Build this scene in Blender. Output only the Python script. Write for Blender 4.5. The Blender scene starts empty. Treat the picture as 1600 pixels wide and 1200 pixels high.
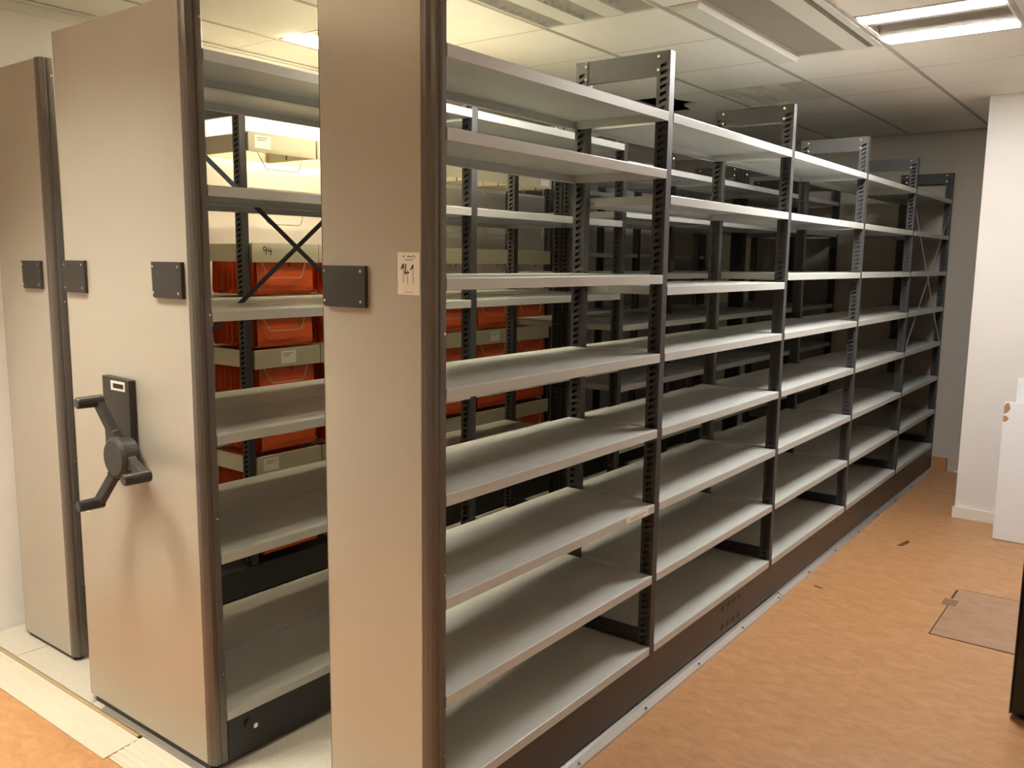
import bpy, math, random
from mathutils import Vector, Matrix
random.seed(7)

# ------------------------------------------------------------------ camera, world, exposure
S = bpy.context.scene
C = S.collection
cam_d = bpy.data.cameras.new('camera'); cam = bpy.data.objects.new('camera', cam_d); C.objects.link(cam)
cam_d.sensor_fit = 'HORIZONTAL'; cam_d.sensor_width = 36.0
cam_d.lens = 36.0 * 1348.0 / 1600.0
cam_d.clip_start = 0.05
_r = Vector((0.79587329, 0.60534308, 0.01206051)); _u = Vector((-0.09508535, 0.10529131, 0.9898851)); _f = Vector((-0.59795023, 0.78896989, -0.1413578))
cam.matrix_world = Matrix(((_r.x, _u.x, -_f.x, 1.4166), (_r.y, _u.y, -_f.y, -2.1936), (_r.z, _u.z, -_f.z, 1.6344), (0, 0, 0, 1)))
S.camera = cam
W_ = bpy.data.worlds.new('world'); S.world = W_; W_.use_nodes = True
W_.node_tree.nodes['Background'].inputs[0].default_value = (0.9, 0.92, 1.0, 1)
W_.node_tree.nodes['Background'].inputs[1].default_value = 0.02
S.view_settings.view_transform = 'Standard'; S.view_settings.look = 'None'
S.view_settings.exposure = 0.9; S.view_settings.gamma = 1.0
S.view_settings.use_curve_mapping = False

WARM = (1.0, 0.93, 0.77); YELLOW = (1.0, 0.92, 0.70); COOL = (1.0, 0.985, 0.96)
# lit fixtures: grid column, grid row, axis of the tubes, colour, strength
LIT = [(1, -1, 'x', COOL, 195.0), (-3, -3, 'y', (1.0, 0.88, 0.60), 38.0), (-1, -4, 'louvre', YELLOW, 85.0),
       (-2, -7, 'louvre', WARM, 320.0), (2, -8, 'louvre', WARM, 72.0)]

# ------------------------------------------------------------------ materials
def srgb(r, g, b):
    f = lambda c: (c / 255 / 12.92) if c / 255 <= 0.04045 else ((c / 255 + 0.055) / 1.055) ** 2.4
    return (f(r), f(g), f(b), 1)
MATS = {}
def mat(name, col, rough=0.5, metal=0.0, var=0.0, scale=8.0, stretch=(1, 1, 1), bump=0.0, bscale=60.0, emit=None, es=0, spec=0.5):
    m = bpy.data.materials.new(name); m.use_nodes = True
    n = m.node_tree.nodes; l = m.node_tree.links; b = n['Principled BSDF']
    b.inputs['Base Color'].default_value = col; b.inputs['Roughness'].default_value = rough
    b.inputs['Metallic'].default_value = metal; b.inputs['Specular IOR Level'].default_value = spec
    if var or bump:
        tc = n.new('ShaderNodeTexCoord'); mp = n.new('ShaderNodeMapping'); mp.inputs['Scale'].default_value = stretch
        l.new(tc.outputs['Object'], mp.inputs['Vector'])
    if var:
        t = n.new('ShaderNodeTexNoise'); t.inputs['Scale'].default_value = scale; t.inputs['Detail'].default_value = 6
        t.inputs['Roughness'].default_value = 0.65
        l.new(mp.outputs[0], t.inputs['Vector'])
        rp = n.new('ShaderNodeValToRGB')
        rp.color_ramp.elements[0].position = 0.3; rp.color_ramp.elements[1].position = 0.7
        rp.color_ramp.elements[0].color = tuple(c * (1 - var) for c in col[:3]) + (1,)
        rp.color_ramp.elements[1].color = tuple(min(1, c * (1 + var)) for c in col[:3]) + (1,)
        l.new(t.outputs['Fac'], rp.inputs[0]); l.new(rp.outputs[0], b.inputs['Base Color'])
    if bump:
        t2 = n.new('ShaderNodeTexNoise'); t2.inputs['Scale'].default_value = bscale; t2.inputs['Detail'].default_value = 4
        l.new(mp.outputs[0], t2.inputs['Vector'])
        bp = n.new('ShaderNodeBump'); bp.inputs['Strength'].default_value = bump; bp.inputs['Distance'].default_value = 0.002
        l.new(t2.outputs['Fac'], bp.inputs['Height']); l.new(bp.outputs[0], b.inputs['Normal'])
    if emit:
        b.inputs['Emission Color'].default_value = tuple(emit) + (1,); b.inputs['Emission Strength'].default_value = es
    MATS[name] = m
    return m
mat('panel', srgb(188, 183, 172), 0.34, 0.25, 0.03, 1.5, bump=0.04, bscale=400)
mat('profile', srgb(104, 98, 92), 0.30, 0.4)
mat('shelf', srgb(192, 193, 188), 0.33, 0.0, 0.04, 3, stretch=(1, .4, 1))
mat('upright', srgb(56, 55, 54), 0.5, 0.05)
mat('frame_black', srgb(38, 37, 37), 0.5)
mat('base', srgb(52, 46, 42), 0.38)
mat('black', srgb(26, 26, 26), 0.45)
mat('plastic', srgb(48, 46, 44), 0.48, bump=0.1, bscale=300)
mat('grip', srgb(34, 33, 33), 0.35)
mat('plate_black', srgb(44, 41, 38), 0.55)
mat('screw', srgb(215, 212, 205), 0.25, 0.9)
mat('paper', srgb(240, 236, 226), 0.8)
mat('ink', srgb(30, 26, 24), 0.8)
mat('ink_grey', srgb(120, 116, 112), 0.8)
mat('tray', srgb(196, 188, 160), 0.45)
mat('wire', srgb(200, 195, 175), 0.3, 0.7)
mat('folder', srgb(214, 88, 34), 0.5, 0.0, 0.10, 30)
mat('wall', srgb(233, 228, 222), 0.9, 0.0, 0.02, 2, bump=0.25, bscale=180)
mat('wall_back', srgb(180, 172, 160), 0.9, 0.0, 0.02, 2, bump=0.25, bscale=180)  # wall colour darkened to stand in for shade at the far end
mat('skirting', srgb(232, 226, 214), 0.5)
mat('tile', srgb(240, 236, 226), 0.95, 0.0, 0.02, 6, bump=0.15, bscale=120)
mat('tbar', srgb(176, 171, 160), 0.6)
mat('slab', srgb(40, 38, 36), 0.95)
mat('fixture', srgb(222, 219, 208), 0.5)
mat('louvre', srgb(222, 220, 212), 0.32, 0.5)
mat('grey_panel', srgb(150, 143, 131), 0.7)
mat('alu', srgb(205, 202, 198), 0.32, 0.75)
mat('platform', srgb(196, 190, 178), 0.6, 0.0, 0.10, 120)
mat('ramp', srgb(206, 199, 182), 0.55, 0.0, 0.05, 12, stretch=(.3, 2, 1))
mat('ramp_tan', srgb(172, 150, 112), 0.6)
mat('white_board', srgb(236, 238, 240), 0.4)
mat('chipboard', srgb(176, 134, 98), 0.9, 0.0, 0.15, 90)
mat('wood', srgb(170, 120, 70), 0.6, 0.0, 0.12, 14, stretch=(3, 3, .4))
mat('brown_chip', srgb(96, 60, 38), 0.8)
mat('brown_patch', srgb(132, 104, 78), 0.8)
mat('hatch_seam', srgb(70, 52, 40), 0.8)
for i, (_, _, _, c, st) in enumerate(LIT):
    mat('tube_%d' % i, (1, 1, 1, 1), 0.4, emit=c, es=st)

def lino(name, base, dark, light):
    m = bpy.data.materials.new(name); m.use_nodes = True
    n = m.node_tree.nodes; l = m.node_tree.links; b = n['Principled BSDF']
    tc = n.new('ShaderNodeTexCoord')
    mp = n.new('ShaderNodeMapping'); mp.inputs['Scale'].default_value = (1.0, 1.9, 1); mp.inputs['Rotation'].default_value = (0, 0, 0.25)
    l.new(tc.outputs['Object'], mp.inputs['Vector'])
    t = n.new('ShaderNodeTexNoise'); t.inputs['Scale'].default_value = 11; t.inputs['Detail'].default_value = 10; t.inputs['Roughness'].default_value = 0.72
    t.inputs['Distortion'].default_value = 0.8
    l.new(mp.outputs[0], t.inputs['Vector'])
    rp = n.new('ShaderNodeValToRGB'); e = rp.color_ramp.elements
    e[0].position = 0.28; e[0].color = dark; e[1].position = 0.72; e[1].color = light
    k = rp.color_ramp.elements.new(0.5); k.color = base
    l.new(t.outputs['Fac'], rp.inputs[0])
    # sparse scuffs and pale specks with a shape of their own
    t2 = n.new('ShaderNodeTexNoise'); t2.inputs['Scale'].default_value = 34; t2.inputs['Detail'].default_value = 2
    l.new(tc.outputs['Object'], t2.inputs['Vector'])
    r2 = n.new('ShaderNodeValToRGB'); r2.color_ramp.elements[0].position = 0.72; r2.color_ramp.elements[1].position = 0.78
    r2.color_ramp.elements[0].color = (0, 0, 0, 1); r2.color_ramp.elements[1].color = (0.6, 0.6, 0.6, 1)
    l.new(t2.outputs['Fac'], r2.inputs[0])
    mx = n.new('ShaderNodeMixRGB'); mx.blend_type = 'MIX'; mx.inputs[2].default_value = tuple(c * .55 for c in base[:3]) + (1,)
    l.new(r2.outputs[0], mx.inputs[0]); l.new(rp.outputs[0], mx.inputs[1])
    l.new(mx.outputs[0], b.inputs['Base Color'])
    b.inputs['Roughness'].default_value = 0.42
    bp = n.new('ShaderNodeBump'); bp.inputs['Strength'].default_value = 0.08; bp.inputs['Distance'].default_value = 0.002
    l.new(t.outputs['Fac'], bp.inputs['Height']); l.new(bp.outputs[0], b.inputs['Normal'])
    MATS[name] = m
lino('lino', srgb(186, 138, 94), srgb(170, 120, 78), srgb(200, 154, 110))
lino('lino_grey', srgb(166, 130, 100), srgb(150, 114, 86), srgb(178, 142, 112))

# ------------------------------------------------------------------ helpers
WP = {}
def wpos(o): return WP.get(o.name, Vector((0, 0, 0))) if o else Vector((0, 0, 0))
class MB:
    def __init__(s): s.v = []; s.f = []
    def box(s, x0, x1, y0, y1, z0, z1):
        b = len(s.v)
        s.v += [(x0, y0, z0), (x1, y0, z0), (x1, y1, z0), (x0, y1, z0), (x0, y0, z1), (x1, y0, z1), (x1, y1, z1), (x0, y1, z1)]
        s.f += [tuple(b + i for i in q) for q in ((0, 3, 2, 1), (4, 5, 6, 7), (0, 1, 5, 4), (1, 2, 6, 5), (2, 3, 7, 6), (3, 0, 4, 7))]
        return s
    def prism(s, poly, axis, a, b):
        """poly 2D; axis 'z': (x,y), 'y': (x,z), 'x': (y,z); extruded from a to b"""
        k = len(s.v); n = len(poly)
        P = {'z': lambda p, t: (p[0], p[1], t), 'y': lambda p, t: (p[0], t, p[1]), 'x': lambda p, t: (t, p[0], p[1])}[axis]
        s.v += [P(p, a) for p in poly] + [P(p, b) for p in poly]
        s.f += [(k + i, k + (i + 1) % n, k + n + (i + 1) % n, k + n + i) for i in range(n)]
        s.f += [tuple(k + i for i in range(n - 1, -1, -1)), tuple(k + n + i for i in range(n))]
        return s
    def cyl(s, p, q, r, n=12, r2=None):
        p = Vector(p); q = Vector(q); d = (q - p).normalized(); r2 = r if r2 is None else r2
        a = d.orthogonal().normalized(); b = d.cross(a); k = len(s.v)
        for (o, rr) in ((p, r), (q, r2)):
            s.v += [tuple(o + rr * (math.cos(2 * math.pi * i / n) * a + math.sin(2 * math.pi * i / n) * b)) for i in range(n)]
        s.f += [(k + i, k + (i + 1) % n, k + n + (i + 1) % n, k + n + i) for i in range(n)]
        s.f += [tuple(k + i for i in range(n - 1, -1, -1)), tuple(k + n + i for i in range(n))]
        return s
    def bar(s, p, q, w, t, up=(0, 0, 1)):
        """flat bar from p to q, width w in the plane spanned with up, thickness t"""
        p = Vector(p); q = Vector(q); d = (q - p).normalized(); n = d.cross(Vector(up)).normalized(); u = n.cross(d).normalized()
        k = len(s.v)
        for o in (p, q):
            for (a, b) in ((-1, -1), (1, -1), (1, 1), (-1, 1)):
                s.v.append(tuple(o + n * (a * t / 2) + u * (b * w / 2)))
        s.f += [tuple(k + i for i in g) for g in ((3, 2, 1, 0), (4, 5, 6, 7), (0, 1, 5, 4), (1, 2, 6, 5), (2, 3, 7, 6), (3, 0, 4, 7))]
        return s
    def path(s, pts, r, n=6):
        for a, b in zip(pts[:-1], pts[1:]): s.cyl(a, b, r, n)
        return s
    def mesh(s, name, m, origin=(0, 0, 0), smooth=False):
        o = Vector(origin)
        me = bpy.data.meshes.new(name)
        me.from_pydata([tuple(Vector(v) - o) for v in s.v], [], s.f)
        import bmesh
        bm = bmesh.new(); bm.from_mesh(me); bmesh.ops.recalc_face_normals(bm, faces=bm.faces); bm.to_mesh(me); bm.free()
        me.materials.append(MATS[m])
        if smooth:
            for p in me.polygons: p.use_smooth = True
        return me
    def build(s, name, m, parent=None, bevel=0, smooth=False, origin=None):
        org = Vector(origin) if origin is not None else wpos(parent)
        me = s.mesh(name, m, org, smooth)
        o = place(name, me, parent, org)
        if bevel:
            md = o.modifiers.new('bevel', 'BEVEL'); md.width = bevel; md.segments = 2; md.limit_method = 'ANGLE'; md.angle_limit = math.radians(40)
        return o
def place(name, me, parent, world):
    o = bpy.data.objects.new(name, me); C.objects.link(o)
    world = Vector(world)
    o.parent = parent
    o.location = world - wpos(parent)
    WP[o.name] = world
    return o
def thing(name, label, cat, loc, group=None):
    o = bpy.data.objects.new(name, None); C.objects.link(o); o.location = loc; WP[o.name] = Vector(loc)
    o.empty_display_size = 0.1
    return tag(o, label, cat, group)
def tag(o, label, cat, group=None):
    o['label'] = label; o['category'] = cat
    if group: o['group'] = group
    return o
def struct(o, label=None):
    o['kind'] = 'structure'
    if label: o['label'] = label
    return o

# ------------------------------------------------------------------ room shell
ZC = 2.675; T = 0.5841; GX = -0.3647; GY = 2.3175
XL, XR, YB, YF = -2.4785, 2.9, 5.345, -4.6
PF = -0.772         # front edge of the raised floor
PZ = 0.0234
floor = struct(MB().box(XL - .1, XR + .1, YF - .1, YB + .1, -0.1, 0).build('floor', 'lino'))
# floor hatch: greyer lid with dark open seams
hx0, hx1, hy0, hy1 = 0.70, 1.30, 1.885, 2.56
MB().box(hx0, hx1, hy0, hy1, -0.002, 0.0016).build('hatch_lid', 'lino_grey', floor)
m = MB()
m.box(hx0 - .006, hx1, hy0 - .009, hy0, -.002, .0008).box(hx0 + .02, hx1, hy1, hy1 + .008, -.002, .0008)
m.box(hx0 - .012, hx0, hy1 - .16, hy1 - .02, -.002, .0008).box(hx0 - .006, hx0, hy0, hy1 - .2, -.002, .0008)
m.build('hatch_seam', 'hatch_seam', floor)
MB().box(hx0 - .035, hx0 + .03, hy1 - .27, hy1 - .18, -.002, .0022).build('hatch_grip', 'brown_patch', floor)

# raised floor of the shelving system: plates with open joints
plat = struct(MB().box(XL, 0.0, PF + .004, YB, 0.0, PZ - 0.006).build('raised_floor', 'frame_black'), 'pale grey raised floor plates under the mobile shelving')
xs = [XL + .004, -2.17, -1.57, -0.97, -0.37, -0.004]; ys = [PF + .004, 0.43, 1.63, 2.83, 4.03, YB - .004]
for i in range(5):
    for j in range(5):
        MB().box(xs[i] + .002, xs[i + 1] - .002, ys[j] + .002, ys[j + 1] - .002, PZ - .006, PZ).build('floor_plate', 'platform', plat)
m = MB().prism([(PF - .132, 0.0), (PF - .132, 0.004), (PF - .008, 0.017), (PF - .008, 0.0)], 'x', XL, -1.222)
m.build('ramp_board', 'ramp', plat)
MB().box(XL, -1.235, PF - .008, PF + .004, 0, PZ - .004).build('edge_strip', 'ramp_tan', plat)
pr = [(PF - .118, 0.0), (PF - .118, 0.005)]
for k in range(5):
    y = PF - .112 + k * .022
    pr += [(y, .006 + k * .003), (y + .003, .009 + k * .003), (y + .013, .010 + k * .003), (y + .016, .0075 + k * .003)]
pr += [(PF + .003, .022), (PF + .003, 0)]
MB().prism(pr, 'x', -1.214, 0.03).build('ribbed_ramp', 'ramp', plat)
MB().box(-1.5, 0.01, PF + .004, PF + .024, PZ, PZ + .003).build('edge_strip', 'alu', plat)
# aluminium edge along the aisle, in three lengths
trim = struct(MB().box(0.0, 0.004, PF, YB, 0.0, PZ - .004).build('trim_1', 'frame_black'), 'aluminium edge strip along the raised floor')
for (a, b, dx) in ((PF, 1.86, 0), (1.87, 3.55, -.004), (3.56, YB, -.006)):
    MB().prism([(0.002 + dx, 0.0), (0.036 + dx, 0.0), (0.034 + dx, .008), (0.016 + dx, .024), (0.002 + dx, .026)], 'y', a, b).build('edge_strip', 'alu', trim)
for k in range(12):
    MB().cyl((0.026, PF + .35 + k * .45, .013), (0.028, PF + .35 + k * .45, .0165), .005, 8).build('rivet', 'upright', trim)

wl = struct(MB().box(XL - .1, XL, YF, YB, -.05, 3.2).build('wall_left', 'wall'))
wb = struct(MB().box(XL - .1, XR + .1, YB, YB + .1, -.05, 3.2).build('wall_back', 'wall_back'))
wr = struct(MB().box(XR, XR + .1, YF, YB, -.05, 3.2).build('wall_right', 'wall'))
wf = struct(MB().box(XL - .1, XR + .1, YF - .1, YF, -.05, 3.2).build('wall_front', 'wall'))
PX, PY = 0.4179, 3.9581
wp = struct(MB().box(PX, XR, PY, YB, 0.0, 3.0).build('wall_pillar', 'wall'), 'white projecting wall beside the end of the shelving')
struct(MB().box(PX - .012, XR, PY - .014, PY - .0005, 0.0, 0.075).build('baseboard_pillar', 'skirting', None, bevel=.003))
struct(MB().box(XL + .0005, XL + .008, YF, PF - .15, 0, .07).build('baseboard_left', 'skirting'))
struct(MB().box(PX - .001 - .25, PX - .0005, YB - .012, YB - .0005, 0, .012).build('baseboard_back', 'skirting'))
# wall angle where the ceiling meets the left wall
struct(MB().box(XL + .0005, XL + .025, YF, YB, ZC - .012, ZC - .002).box(XL + .0005, XL + .004, YF, YB, ZC - .05, ZC - .012).build('trim_2', 'fixture'))
struct(MB().box(XL + .03, PX + .5, YB - .022, YB - .0005, ZC - .012, ZC - .002).build('trim_3', 'tbar'))

# ceiling: slab above, hung tiles between T-bars
ceil = struct(MB().box(XL - .1, XR + .1, YF - .1, YB + .1, 3.0, 3.1).build('ceiling', 'slab'))
fixtures = {}
FIX_OFF = {(-1, -3): 1, (-1, 1): 1}
for (i, j, ax, c, s_) in LIT: fixtures[(i, j)] = 'lit'
for k in FIX_OFF: fixtures[k] = 'off'
fixtures[(0, -2)] = fixtures[(0, -1)] = 'vent'
i0 = math.floor((XL - GX) / T); i1 = math.ceil((XR - GX) / T); j0 = math.floor((YF - GY) / T); j1 = math.ceil((YB - GY) / T)
for i in range(i0, i1):
    for j in range(j0, j1):
        if (i, j) in fixtures: continue
        x0 = max(GX + i * T + .006, XL + .001); x1 = min(GX + (i + 1) * T - .006, XR - .001)
        y0 = max(GY + j * T + .0022, YF + .001); y1 = min(GY + (j + 1) * T - .0022, YB - .001)
        if x1 - x0 < .02 or y1 - y0 < .02: continue
        if x0 > PX and y0 > PY: continue
        if (i, j) == (-2, 1):      # broken tile: part of it is missing
            MB().prism([(-1.20, y0), (x1, y0), (x1, y1), (-1.33, y1), (-1.30, y0 + .36), (-1.17, y0 + .3), (-1.24, y0 + .12)], 'z', ZC, ZC + .015).build('ceiling_tile', 'tile', ceil)
            continue
        dz = random.uniform(0, .0012)
        MB().box(x0, x1, y0, y1, ZC + dz, ZC + .015 + dz).build('ceiling_tile', 'tile', ceil)
for i in range(i0 + 1, i1):
    x = GX + i * T
    MB().box(x - .010, x + .010, YF, YB, ZC - .002, ZC + .0005).box(x - .001, x + .001, YF, YB, ZC, ZC + .03).build('runner', 'tbar', ceil)
for j in range(j0 + 1, j1):
    y = GY + j * T
    for i in range(i0, i1):
        if fixtures.get((i, j)) == 'vent' and fixtures.get((i, j - 1)) == 'vent': continue
        MB().box(max(GX + i * T + .010, XL), min(GX + (i + 1) * T - .010, XR), y - .0035, y + .0035, ZC + .0004, ZC + .0012).build('cross_tee', 'tbar', ceil)

def light_box(i, j, axis, lit, idx=0, label=''):
    x0 = GX + i * T + .008; x1 = x0 + T - .016; y0 = GY + j * T + .006; y1 = y0 + T - .012
    t = thing('ceiling_light', label, 'ceiling light', ((x0 + x1) / 2, (y0 + y1) / 2, ZC))
    h = .09
    m = MB().box(x0, x1, y0, y1, ZC + h, ZC + h + .004)
    m.box(x0, x0 + .012, y0, y1, ZC - .001, ZC + h).box(x1 - .012, x1, y0, y1, ZC - .001, ZC + h)
    m.box(x0, x1, y0, y0 + .012, ZC - .001, ZC + h).box(x0, x1, y1 - .012, y1, ZC - .001, ZC + h)
    m.build('housing', 'fixture', t)
    L = x1 - x0
    if axis == 'louvre':                     # three deep reflector channels with cross blades, tubes at the top
        for k in (0, 1):
            a = x0 + L * (.22 + .335 * k); b = a + L * .12
            MB().prism([(a, ZC - .001), (b, ZC - .001), (b - .008, ZC + h), (a + .008, ZC + h)], 'y', y0 + .013, y1 - .013).build('rib', 'fixture', t)
        for (a, b) in ((.022, .22), (.34, .555), (.675, .978)):
            for q in range(9):
                y = y0 + .03 + q * (y1 - y0 - .06) / 8
                MB().box(x0 + a * L, x0 + b * L, y - .001, y + .001, ZC + .001, ZC + .062).build('louvre_blade', 'louvre', t)
            xc = x0 + (a + b) / 2 * L
            MB().box(xc - .02, xc + .02, y0 + .016, y1 - .016, ZC + .072, ZC + .086).build('lamp_tube', 'tube_%d' % idx, t)
    elif not lit:
        for k in (0, 1):                     # solid ribs between the three channels
            a = x0 + L * (.20 + .355 * k); b = a + L * .17
            MB().prism([(a, ZC - .001), (b, ZC - .001), (b - .012, ZC + h), (a + .012, ZC + h)], 'y', y0 + .013, y1 - .013).build('rib', 'fixture', t)
        for (a, b) in ((.022, .20), (.37, .555), (.725, .978)):
            for q in range(10):
                y = y0 + .03 + q * (y1 - y0 - .06) / 9
                MB().prism([(y - .001, ZC + .004), (y + .001, ZC + .004), (y + .004, ZC + .034), (y - .004, ZC + .034)], 'x', x0 + a * L, x0 + b * L).build('louvre_blade', 'louvre', t)
            MB().cyl((x0 + (a + b) / 2 * L, y0 + .02, ZC + .07), (x0 + (a + b) / 2 * L, y1 - .02, ZC + .07), .008, 8).build('tube', 'paper', t)
    else:
        for k, fr in enumerate((.17, .83)):
            if axis == 'x':
                yc = y0 + fr * (y1 - y0); m = MB().box(x0 + .014, x1 - .014, yc - .021, yc + .021, ZC - .003, ZC + .012)
            else:
                xc = x0 + fr * (x1 - x0); m = MB().box(xc - .05, xc + .05, y0 + .014, y1 - .014, ZC - .012, ZC + .010)
            m.build('lamp_tube', 'tube_%d' % idx, t)
        if axis == 'x':
            yc = (y0 + y1) / 2
            MB().prism([(yc - .13, ZC + .002), (yc - .09, ZC + .002), (yc - .05, ZC + .05), (yc + .05, ZC + .05), (yc + .09, ZC + .002), (yc + .13, ZC + .002), (yc + .13, ZC + .055), (yc - .13, ZC + .055)], 'x', x0 + .014, x1 - .014).build('reflector', 'grey_panel', t)
        else:
            xc = (x0 + x1) / 2
            MB().prism([(xc - .13, ZC + .002), (xc - .09, ZC + .002), (xc - .05, ZC + .05), (xc + .05, ZC + .05), (xc + .09, ZC + .002), (xc + .13, ZC + .002), (xc + .13, ZC + .055), (xc - .13, ZC + .055)], 'y', y0 + .014, y1 - .014).build('reflector', 'louvre', t)
    return t
LL = ['lit ceiling lamp with two white tubes above the open aisle near the projecting wall',
      'lit ceiling lamp above the filing trays by the left wall',
      'lit ceiling lamp over the gap between the two empty shelving units',
      'lit ceiling lamp in front of the wide crank panel by the left wall',
      'lit ceiling lamp over the open floor in front of the shelving']
for k, (i, j, ax, c, s_) in enumerate(LIT): light_box(i, j, ax, True, k, LL[k])
light_box(-1, -3, 'y', False, 0, 'unlit louvred ceiling lamp with three channels above the near shelving')
light_box(-1, 1, 'y', False, 0, 'unlit louvred ceiling lamp with three channels near the broken ceiling tile')
# air unit: white trough, grey panel, white strip, black slot
x0 = GX + .008; y0 = GY - 2 * T + .006; y1 = GY - .006
v = thing('ceiling_air_unit', 'ceiling air unit with grey panel, white trough and black slot', 'air vent', (x0 + .28, (y0 + y1) / 2, ZC))
MB().prism([(x0, ZC + .002), (x0 + .03, ZC - .004), (x0 + .05, ZC - .022), (x0 + .145, ZC - .022), (x0 + .16, ZC - .004), (x0 + .165, ZC + .03), (x0, ZC + .03)], 'y', y0, y1).build('trough', 'fixture', v)
MB().box(x0 + .165, x0 + .395, y0, y1 - .03, ZC + .012, ZC + .03).build('grey_panel', 'grey_panel', v)
MB().box(x0 + .165, x0 + .395, y1 - .03, y1, ZC - .002, ZC + .03).box(x0 + .395, x0 + .50, y0, y1, ZC - .003, ZC + .03).build('frame', 'fixture', v)
MB().box(x0 + .495, x0 + .535, y0, y1 - .03, ZC + .08, ZC + .09).box(x0 + .496, x0 + .4995, y0, y1 - .03, ZC, ZC + .08).box(x0 + .5305, x0 + .534, y0, y1 - .03, ZC, ZC + .08).build('slot', 'black', v)
MB().box(x0 + .53, x0 + .566, y0, y1, ZC - .003, ZC + .03).box(x0 + .50, x0 + .53, y1 - .03, y1, ZC - .003, ZC + .03).build('frame', 'fixture', v)

# ------------------------------------------------------------------ shelving parts
H = 2.345; ZB = 0.172
def upright_mesh(h, key):
    """box channel 50 x 35 mm, its -Y face punched with slanted slots; origin at outer front bottom corner (x=0,y=0), body to -x and -y"""
    m = MB(); w, d = .05, .035
    # plain sides
    m.v += [(0, -d, 0), (0, 0, 0), (-w, 0, 0), (-w, -d, 0), (0, -d, h), (0, 0, h), (-w, 0, h), (-w, -d, h)]
    m.f += [(0, 1, 5, 4), (1, 2, 6, 5), (2, 3, 7, 6), (4, 5, 6, 7), (0, 3, 2, 1)]
    p = .0235; n = int((h - .02) / p); z = 0.0; y = -d
    for i in range(n):
        z0 = i * p; z1 = z0 + p
        b = len(m.v)
        m.v += [(-w, y, z0), (0, y, z0), (0, y, z1), (-w, y, z1)]
        s = .0
        hole = [(-.037, y, z0 + .0012), (-.013, y, z0 + .0112), (-.013, y, z0 + .0222), (-.037, y, z0 + .0122)]
        m.v += hole
        m.f += [(b, b + 1, b + 5, b + 4), (b + 1, b + 2, b + 6, b + 5), (b + 2, b + 3, b + 7, b + 6), (b + 3, b, b + 4, b + 7)]
    b = len(m.v); z0 = n * p
    m.v += [(-w, y, z0), (0, y, z0), (0, y, h), (-w, y, h)]; m.f += [(b, b + 1, b + 2, b + 3)]
    me = bpy.data.meshes.new(key); me.from_pydata(m.v, [], m.f); me.materials.append(MATS['upright'])
    return me
UP = upright_mesh(H - ZB, 'upright')
def shelf_mesh(w, L, key):
    """pressed steel shelf: x from -w to 0, y from 0 to L, top at z=0, lips 31 mm down"""
    t = .0016; hh = .031; c = .003
    poly = [(0, -hh), (0, -c), (-c * .3, -c * .3), (-c, 0), (-w + c, 0), (-w + c * .3, -c * .3), (-w, -c), (-w, -hh), (-w + .014, -hh), (-w + .014, -hh + t), (-w + t, -hh + t), (-w + t, -t - .001), (-t, -t - .001), (-t, -hh + t), (-.014, -hh + t), (-.014, -hh)]
    m = MB().prism(poly, 'y', 0, L)
    m.box(-w + t, -t, 0.0005, t, -hh, -t).box(-w + t, -t, L - t, L - .0005, -hh, -t)
    return m.mesh(key, 'shelf')
SH = {}
def add_shelf(unit, xf, w, y0, y1, z):
    L = round(y1 - y0, 4); k = (w, L)
    if k not in SH: SH[k] = shelf_mesh(w, L, 'shelf')
    return place('shelf', SH[k], unit, (xf, y0, z))
BARS = {}
def add_frame(unit, xf, w, y, hb=True, top=True):
    place('upright', UP, unit, (xf, y, ZB))
    place('upright', UP, unit, (xf - w + .05, y, ZB))
    if top:
        if w not in BARS:
            BARS[w] = (MB().box(-w + .05, -.05, -.033, -.030, -.078, 0).box(-w + .05, -.05, -.030, -.012, -.002, 0).box(-w + .05, -.05, -.030, -.012, -.078, -.076).mesh('crossbar', 'upright'),
                       MB().box(-w + .05, -.05, -.033, -.030, 0, .05).box(-w + .05, -.05, -.030, -.012, .048, .05).mesh('crossbar', 'frame_black'),
                       MB().cyl((0, -.0385, 0), (0, -.034, 0), .0055, 8).mesh('bolt', 'screw'))
        b = BARS[w]
        cb = place('crossbar', b[0], unit, (xf, y, H))
        place('crossbar', b[1], unit, (xf, y, ZB + .052))
        for dx in (-.044, -w + .044):
            for dz in (-.018, -.062):
                place('bolt', b[2], cb, (xf + dx, y, H + dz))

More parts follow.
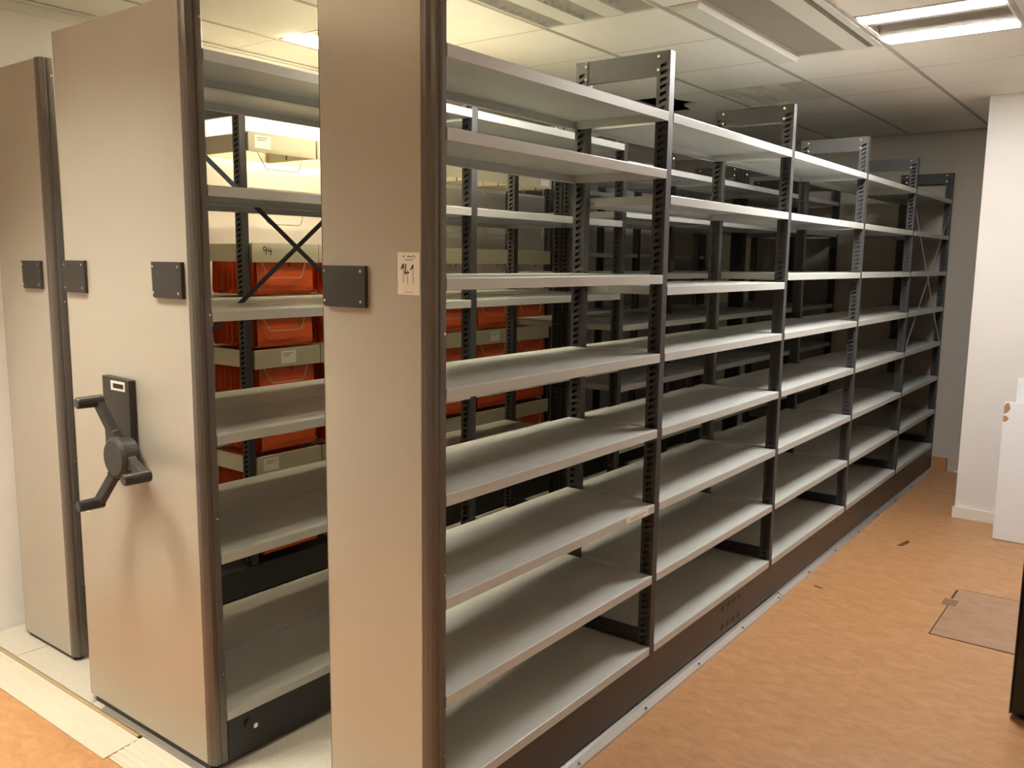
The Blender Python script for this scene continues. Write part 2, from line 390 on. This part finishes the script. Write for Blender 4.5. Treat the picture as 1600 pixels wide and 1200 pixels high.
def end_panel(unit, x0, x1, yf, z0, z1, name_plates, both=True):
    """flat lacquered face with fluted side profiles; yf is the face plane"""
    e = .038
    a = x1 - e
    p = MB().prism([(x0 + .004, yf), (a, yf), (a, yf + .052), (x0 + .004, yf + .052)], 'z', z0, z1).build('end_panel', 'panel', unit, bevel=.0025)
    prof = [(a, yf + .0005), (a + .016, yf + .001), (a + .028, yf + .005), (a + .0355, yf + .012), (a + .0365, yf + .020), (a + .033, yf + .0225), (a + .033, yf + .0265), (a + .037, yf + .029), (a + .038, yf + .034), (a + .038, yf + .048), (a + .035, yf + .052), (a, yf + .052)]
    MB().prism(prof, 'z', z0 + .0005, z1 + .002).build('side_profile', 'profile', p)
    MB().box(x0, x0 + .0042, yf + .002, yf + .052, z0, z1).build('side_profile', 'profile', p)
    for zz in (z0 + .3, z0 + .8, z0 + 1.42, z1 - .06):
        MB().cyl((x1 - .001, yf + .041, zz), (x1 + .003, yf + .041, zz), .004, 8).build('screw', 'screw', p)
    MB().box(x0 + .03, x1 - .03, yf + .006, yf + .05, PZ + .0005, z0 + .0005).build('skid', 'frame_black', p)
    for (px0, px1, pz0, pz1) in name_plates:
        b = MB().prism([(px0, pz1), (px1, pz1), (px1, pz0), (px0 + .010, pz0), (px0 + .004, pz0 + .006)], 'y', yf - .012, yf - .0002).build('name_plate', 'plate_black', p, bevel=.001)
        for sx in (px0 + .012, px1 - .014):
            for sz in (pz0 + .016, pz1 - .014):
                MB().cyl((sx, yf - .0145, sz), (sx, yf - .0118, sz), .0042, 8).build('screw', 'screw', p)
    return p

WA = .379
# ------------------------------------------------------------------ unit A: single row along the open aisle
A = thing('shelving_unit', 'narrow single-sided empty shelving unit with paper tag, along the open aisle', 'shelving', (-.19, 2.3, PZ))
pa = end_panel(A, -.402, 0.0, -.645, .034, 2.36, [(-.388, -.224, 1.509, 1.617)])
FA = [-.596, .5735, 1.7735, 2.9735, 4.15, 5.306]
for k, y in enumerate(FA): add_frame(A, -.008 if k == 0 else 0.0, WA - (.014 if k == 0 else 0), y)
ZA = [2.143, 1.867, 1.592, 1.316, 1.044, .768, .498, .221]
for k in range(5):
    zs = list(ZA)
    if k == 0: zs[1] = 1.951
    if k == 1: zs[2] = 1.552
    for n_, z in enumerate(zs):
        s = add_shelf(A, 0.0015, WA + .003, FA[k] + .0015, FA[k + 1] - .0365, z)
        if k == 0 and n_ == 5:
            MB().box(.0015, .0022, .335, .49, z - .026, z - .006).build('label_strip', 'paper', s)
            MB().box(.0022, .0024, .355, .475, z - .0135, z - .0115).box(.0022, .0024, .36, .45, z - .020, z - .018).build('print', 'ink_grey', s)
bb = MB().box(-.372, -.001, -.59, 5.306, .032, .1885).build('base', 'base', A)
hm = MB().prism([(-.015, -.009), (.015, -.009), (.004, .012)], 'x', -.0005, .0012).mesh('vent_hole', 'black')
for yy in (1.30, 3.32):
    for q in range(4):
        for zz in (.066, .155):
            place('vent_hole', hm, bb, (0, yy - .09 + q * .06, zz))
for y in (0.3, 1.9, 3.5, 4.8):
    MB().box(-.36, -.02, y, y + .12, PZ + .0004, .0325).build('wheel_block', 'frame_black', A)
br = MB().bar((-.008, 4.16, 2.02), (-.008, 5.27, 1.04), .010, .003).bar((-.011, 4.16, 1.04), (-.011, 5.27, 2.02), .010, .003).build('brace', 'alu', A)
# paper tag with the handwritten number
tx0, tx1, tz0, tz1 = -.1165, -.042, 1.548, 1.652
MB().box(tx0, tx1, -.6462, -.6452, tz0, tz1).build('paper_tag', 'paper', pa)
def strokes(lines, x, z, sx, sz, w, y, name, mt, parent):
    m = MB()
    for ln in lines:
        for (a, b) in zip(ln[:-1], ln[1:]):
            m.bar((x + a[0] * sx, y, z + a[1] * sz), (x + b[0] * sx, y, z + b[1] * sz), w, .0004, up=(-(b[1] - a[1]) * sz, 0, (b[0] - a[0]) * sx))
    return m.build(name, mt, parent)
yy = -.64645
bold = [[(0.16, .60), (0.27, .73)], [(.255, .73), (.265, .62)], [(.37, .73), (.34, .49)], [(.34, .49), (.42, .53), (.53, .525)], [(.60, .59), (.71, .71)], [(.695, .71), (.70, .62)]]
thin = [[(.265, .64), (.26, .28)], [(.46, .60), (.45, .26)], [(.70, .64), (.715, .26)]]
strokes(bold, tx0, tz0, tx1 - tx0, tz1 - tz0, .0035, yy, 'tag_number', 'ink', pa)
strokes(thin, tx0, tz0, tx1 - tx0, tz1 - tz0, .0014, yy, 'tag_number', 'ink_grey', pa)
hdr = [[(.22, .91), (.30, .915), (.27, .87)], [(.44, .89), (.48, .915), (.52, .88), (.57, .915), (.62, .885), (.68, .91), (.75, .925), (.79, .885), (.74, .86)], [(.34, .825), (.70, .825)]]
strokes(hdr, tx0, tz0, tx1 - tx0, tz1 - tz0, .0018, yy, 'tag_print', 'ink_grey', pa)
strokes([[(.3, .065), (.72, .06)]], tx0, tz0, tx1 - tx0, tz1 - tz0, .001, yy, 'tag_print', 'ink_grey', pa)

# ------------------------------------------------------------------ unit B: double-sided mobile carriage with the crank
B = thing('shelving_unit', 'wide double-sided empty mobile shelving unit with three-armed crank on its panel', 'shelving', (-1.2, 2.25, PZ))
XB = -.83; WB = .364; XB2 = XB - WB - .008
pb = end_panel(B, -1.602, XB, -.7493, .046, 2.362, [(-1.043, -.884, 1.511, 1.619), (-1.592, -1.45, 1.511, 1.618)])
FB = [-.699, .525, 1.715, 2.885, 4.06, 5.23]
for y in FB:
    d = .014 if y == FB[0] else 0
    add_frame(B, XB - d * .6, WB - d, y); add_frame(B, XB2 - d * .3, WB - d, y)
ZBn = [2.22, 1.842, 1.476, 1.103, .729, .214]
ZBf = [2.143, 1.893, 1.575, 1.31, .99, .66, .214]
for k in range(5):
    for z in (ZBn if k < 2 else ZBf):
        add_shelf(B, XB + .0015, WB + .002, FB[k] + .0015, FB[k + 1] - .0365, z)
        add_shelf(B, XB2 + .0015, WB + .002, FB[k] + .0015, FB[k + 1] - .0365, z)
bb2 = MB().box(-1.56, XB - .004, -.695, 5.24, .04, .184).build('base', 'frame_black', B)
for y in (-.4, 0.9, 2.5, 4.6):
    for x in (-1.5, -1.0): MB().box(x, x + .1, y, y + .12, PZ + .0004, .042).build('wheel_block', 'frame_black', B)
MB().cyl((XB - .004, -.60, .128), (XB + .010, -.60, .128), .009, 10).build('stop_bolt', 'screw', bb2)
MB().cyl((XB - .004, -.62, .14), (XB + .003, -.62, .14), .014, 10).build('stop_ring', 'black', bb2)
MB().bar((-1.199, -.66, 2.125), (-1.199, .49, 1.225), .017, .003).build('brace', 'upright', B)
MB().bar((-1.1955, -.66, 1.225), (-1.1955, .49, 2.125), .017, .003).build('brace', 'upright', B)
MB().box(-1.588, -1.53, -.7505, -.7492, .742, .749).build('sticker', 'paper', pb)
# crank
yf = -.7493
kx, kz = -1.192, 1.002
pl = MB().prism([(-1.347, .955), (-1.184, .955), (-1.184, 1.243), (-1.347, 1.247)], 'y', yf - .024, yf - .0002).build('mount_plate', 'plate_black', B, bevel=.0015)
MB().box(-1.292, -1.206, yf - .0255, yf - .0238, 1.205, 1.236).build('brand_plate', 'paper', pl, bevel=.0006)
MB().box(-1.276, -1.214, yf - .0262, yf - .0254, 1.213, 1.228).build('brand_print', 'ink', pl)
hub = MB().cyl((kx, yf - .024, kz), (kx, yf - .058, kz), .060, 32, .062).cyl((kx, yf - .058, kz), (kx, yf - .074, kz), .066, 32, .068).cyl((kx, yf - .074, kz), (kx, yf - .084, kz), .068, 32, .056).build('crank_hub', 'plastic', B)
for a in (112, 238, 352):
    ca, sa = math.cos(math.radians(a)), math.sin(math.radians(a))
    P = lambda r, y: (kx + r * ca, yf - y, kz + r * sa)
    t_ = Vector((-sa, 0, ca))
    m = MB()
    m.bar(P(.045, .055), P(.085, .062), .040, .026, up=t_)
    m.bar(P(.078, .060), P(.196, .086), .034, .024, up=t_)
    m.build('crank_arm', 'plastic', hub, bevel=.003)
    m = MB().cyl(P(.190, .072), P(.190, .092), .0195, 16)
    m.cyl(P(.190, .092), P(.190, .150), .0195, 16, .0185).cyl(P(.190, .150), P(.190, .154), .0185, 16, .015)
    m.build('crank_grip', 'grip', hub)

# ------------------------------------------------------------------ unit C: fixed row with pull-out trays along the left wall
Cx = -1.965; WC = .385
U = thing('shelving_unit', 'narrow shelving unit against the left wall, holding filing trays', 'shelving', (-2.16, 2.3, PZ))
pc = end_panel(U, -2.362, -1.925, -.645, .04, 2.345, [(-2.143, -1.99, 1.507, 1.613)])
FC = [-.596, .262, 1.485, 2.71, 3.93, 5.15]
for k, y in enumerate(FC): add_frame(U, Cx - (.01 if k == 0 else 0), WC - (.01 if k == 0 else 0), y)
MB().box(-2.345, Cx - .004, -.59, 5.16, .032, .165).build('base', 'frame_black', U)
for y in (-.3, 1.5, 3.2, 4.9):
    MB().box(-2.33, -1.98, y, y + .12, PZ + .0004, .0325).build('wheel_block', 'frame_black', U)
for k in (3, 4):
    for z in (2.14, 1.70, 1.26, .82, .38): add_shelf(U, Cx - .002, WC - .004, FC[k] + .0015, FC[k + 1] - .0365, z)

# trays
TW = .388
def tray_meshes():
    d = .372
    fr = MB().box(-.0025, 0, 0, TW, -.088, 0).box(-.012, -.0025, 0, TW, -.0025, 0).box(-.012, -.0025, 0, TW, -.088, -.0855).mesh('tray_front', 'tray')
    sd = MB().box(-d, -.0025, 0, .002, -.086, -.004).box(-d, -.0025, .002, .010, -.030, -.027).mesh('tray_side', 'tray')
    sd2 = MB().box(-d, -.0025, 0, .002, -.086, -.004).box(-d, -.0025, -.008, 0, -.030, -.027).mesh('tray_side', 'tray')
    bk = MB().box(-d - .0025, -d, 0, TW, -.086, -.004).box(-d, -d + .012, 0, TW, -.0065, -.004).mesh('tray_back', 'tray')
    y0 = TW * .13; y1 = TW * .80
    hd = MB().path([(-.004, y0, -.086), (.004, y0 + .035, -.152), (.006, y0 + .048, -.161), (.006, y1 - .042, -.161), (.004, y1 - .030, -.152), (-.004, y1, -.086)], .0026, 6).mesh('wire_handle', 'wire')
    lk = MB().cyl((-.004, TW * .55, -.088), (-.004, TW * .55, -.108), .003, 6).mesh('latch_pin', 'upright')
    return fr, sd, bk, hd, lk, sd2
TF, TS, TBk, TH, TLk, TS2 = tray_meshes()
LB = MB().box(0, .0006, 0, .088, -.060, 0).mesh('card_label', 'paper')
LBP = MB().box(.0006, .0009, .012, .070, -.014, -.011).box(.0006, .0009, .012, .055, -.024, -.021).mesh('label_print', 'ink_grey')
def folder_mesh():
    n = 9; m = MB(); w = .030; h = .218; yl = .325; t = .0012
    prof = [(0, 0), (.001, -.06), (.003, -.14)]
    outer = [(-.004, 0.0), (-.001, -.07), (.004, -.15), (.007, -.185), (.006, -.203), (-.002, -.216), (-.014, -.220), (-.026, -.214), (-.032, -.200), (-.032, -.180), (-.029, -.14), (-.026, -.07), (-.024, 0.0)]
    inner = [(x + (-.0015 if x > -.014 else .0015), z + (.0015 if z < -.2 else 0)) for (x, z) in outer]
    poly = outer + inner[::-1]
    m.prism(poly, 'y', 0, yl)
    m.box(-.0065, -.0035, -.018, yl + .018, -.004, .003).box(-.0245, -.0215, -.018, yl + .018, -.004, .003)
    return m.mesh('hanging_folder', 'folder')
FM = folder_mesh()
TZ = [2.200, 1.950, 1.702, 1.452, 1.204, .950, .692, .440]
NUMW = {}
for b in (1, 2):
    for col in range(3):
        y0 = FC[b] + .006 + col * (TW + .006)
        for r, z in enumerate(TZ):
            cn = (b - 1) * 3 + col
            px = Cx + .002 + random.uniform(0, .012)
            empty = r < 2 or (r == 2 and cn >= 3)
            sticker = (cn, r) in ((0, 0), (0, 4), (0, 6), (3, 2), (5, 0), (3, 6), (4, 4))
            rown = ['topmost', 'second from top', 'third from top', 'fourth from top', 'fifth from top', 'third from bottom', 'second from bottom', 'lowest'][r]
            stk = ['first', 'second', 'third', 'fourth', 'fifth', 'sixth'][cn]
            where = '%s in %s stack from end panel' % (rown, stk)
            lab = ('empty ' if empty else '') + 'beige ' + ('card-labelled ' if sticker else 'number-marked ' if (cn, r) == (0, 2) else '') + 'filing tray' + ('' if empty else ' of orange folders') + ', ' + where
            grp = 'filing trays in the unit by the left wall'
            t = thing('filing_tray', lab, 'filing tray', (px, y0, z), grp)
            place('tray_front', TF, t, (px, y0, z)); place('tray_side', TS, t, (px, y0, z))
            place('tray_side', TS2, t, (px, y0 + TW - .002, z))
            place('tray_back', TBk, t, (px, y0, z)); place('wire_handle', TH, t, (px, y0, z)); place('latch_pin', TLk, t, (px, y0, z))
            if sticker:
                o = place('card_label', LB, t, (px, y0 + (.035 if cn in (0, 3) and r != 4 else .15 if r == 4 else .27), z - .012))
                place('label_print', LBP, o, WP[o.name])
            if (cn, r) == (0, 2):
                m = MB()
                for ln in ([(0, .02), (.004, .028), (.012, .028), (.014, .02), (.006, .016), (0, .02)], [(.014, .02), (.012, .002)], [(.024, .028), (.02, .013), (.036, .014)], [(.032, .022), (.031, .0)]):
                    for (p, q) in zip(ln[:-1], ln[1:]):
                        m.bar((px + .0004, y0 + .06 + p[0] * 1.4, z - .055 + p[1] * 1.3), (px + .0004, y0 + .06 + q[0] * 1.4, z - .055 + q[1] * 1.3), .004, .0006, up=(0, -(q[1] - p[1]), q[0] - p[0]))
                m.build('written_number', 'ink', t)
            if not empty:
                nf = 9 if cn == 0 else (5 if cn >= 3 else 3)
                for k in range(nf):
                    f = place('hanging_folder', FM, None, (px - .013 - k * .0402 + random.uniform(-.0004, .0004), y0 + .032 + random.uniform(-.004, .004), z - .020))
                    tag(f, ('frontmost ' if k == 0 else '') + 'orange folder' + ('' if k == 0 else ' behind others') + ' in tray ' + where, 'file folder', 'orange folders in the tray ' + where)
    # a pale board on top of the middle trays
# ------------------------------------------------------------------ loose things on the right
w = MB().box(.694, 1.45, 3.598, 3.622, .004, .842).build('white_board_panel', 'white_board', None, bevel=.001, origin=(1.07, 3.61, 0))
tag(w, 'white chipboard panel with chipped corner, standing before the projecting wall', 'panel')
MB().prism([(.6935, .82), (.712, .842), (.722, .825), (.726, .80), (.716, .784), (.7, .772), (.6935, .772)], 'y', 3.5972, 3.5985).build('chipped_edge', 'chipboard', w)
MB().prism([(.6935, .76), (.712, .758), (.722, .744), (.712, .726), (.6935, .722)], 'y', 3.5972, 3.5985).build('chipped_edge', 'chipboard', w)
w2 = MB().box(.745, 1.5, 3.64, 3.662, .0005, .985).build('white_board_panel', 'white_board', None, bevel=.001, origin=(1.12, 3.65, 0))
tag(w2, 'taller white panel standing behind the chipped white panel', 'panel')
w3 = MB().box(.775, 1.3, 3.70, 3.73, .0005, 1.17).build('chipboard_sheet', 'chipboard', None, origin=(1.04, 3.71, 0))
tag(w3, 'bare brown chipboard sheet behind the white panels', 'panel')
k = thing('black_cabinet', 'black cabinet standing on the orange floor by the picture edge', 'cabinet', (1.4, 1.5, 0))
k['label'] = 'low black cabinet standing on the orange floor opposite the shelving'
MB().box(1.095, 1.75, 1.27, 1.75, .02, 1.02).build('body', 'black', k, bevel=.004)
MB().box(1.090, 1.0952, 1.268, 1.75, .02, 1.02).build('edge_band', 'plastic', k)
MB().box(1.12, 1.73, 1.30, 1.73, .0005, .0205).build('plinth', 'black', k)
MB().box(1.10, 1.42, 1.262, 1.2702, .05, .99).build('door', 'black', k); MB().box(1.424, 1.745, 1.262, 1.2702, .05, .99).build('door', 'black', k)
blk = MB().box(.004, .112, 5.295, 5.342, .0005, .105).build('wood_block', 'wood', None, bevel=.002, origin=(.06, 5.32, 0))
tag(blk, 'small wooden block at the foot of the back wall', 'wood block')
ch = MB().prism([(.272, 3.09), (.30, 3.10), (.318, 3.20), (.30, 3.24), (.288, 3.17)], 'z', .0003, .003).build('floor_scrap', 'brown_chip', None, origin=(.29, 3.16, 0))
tag(ch, 'dark brown scrap lying on the orange floor near the projecting wall', 'scrap')
ch = MB().prism([(.10, 2.128), (.145, 2.118), (.146, 2.128), (.102, 2.142)], 'z', .0003, .002).build('floor_scrap', 'brown_chip', None, origin=(.12, 2.13, 0))
tag(ch, 'thin dark sliver lying on the floor beside the metal edge strip', 'scrap')
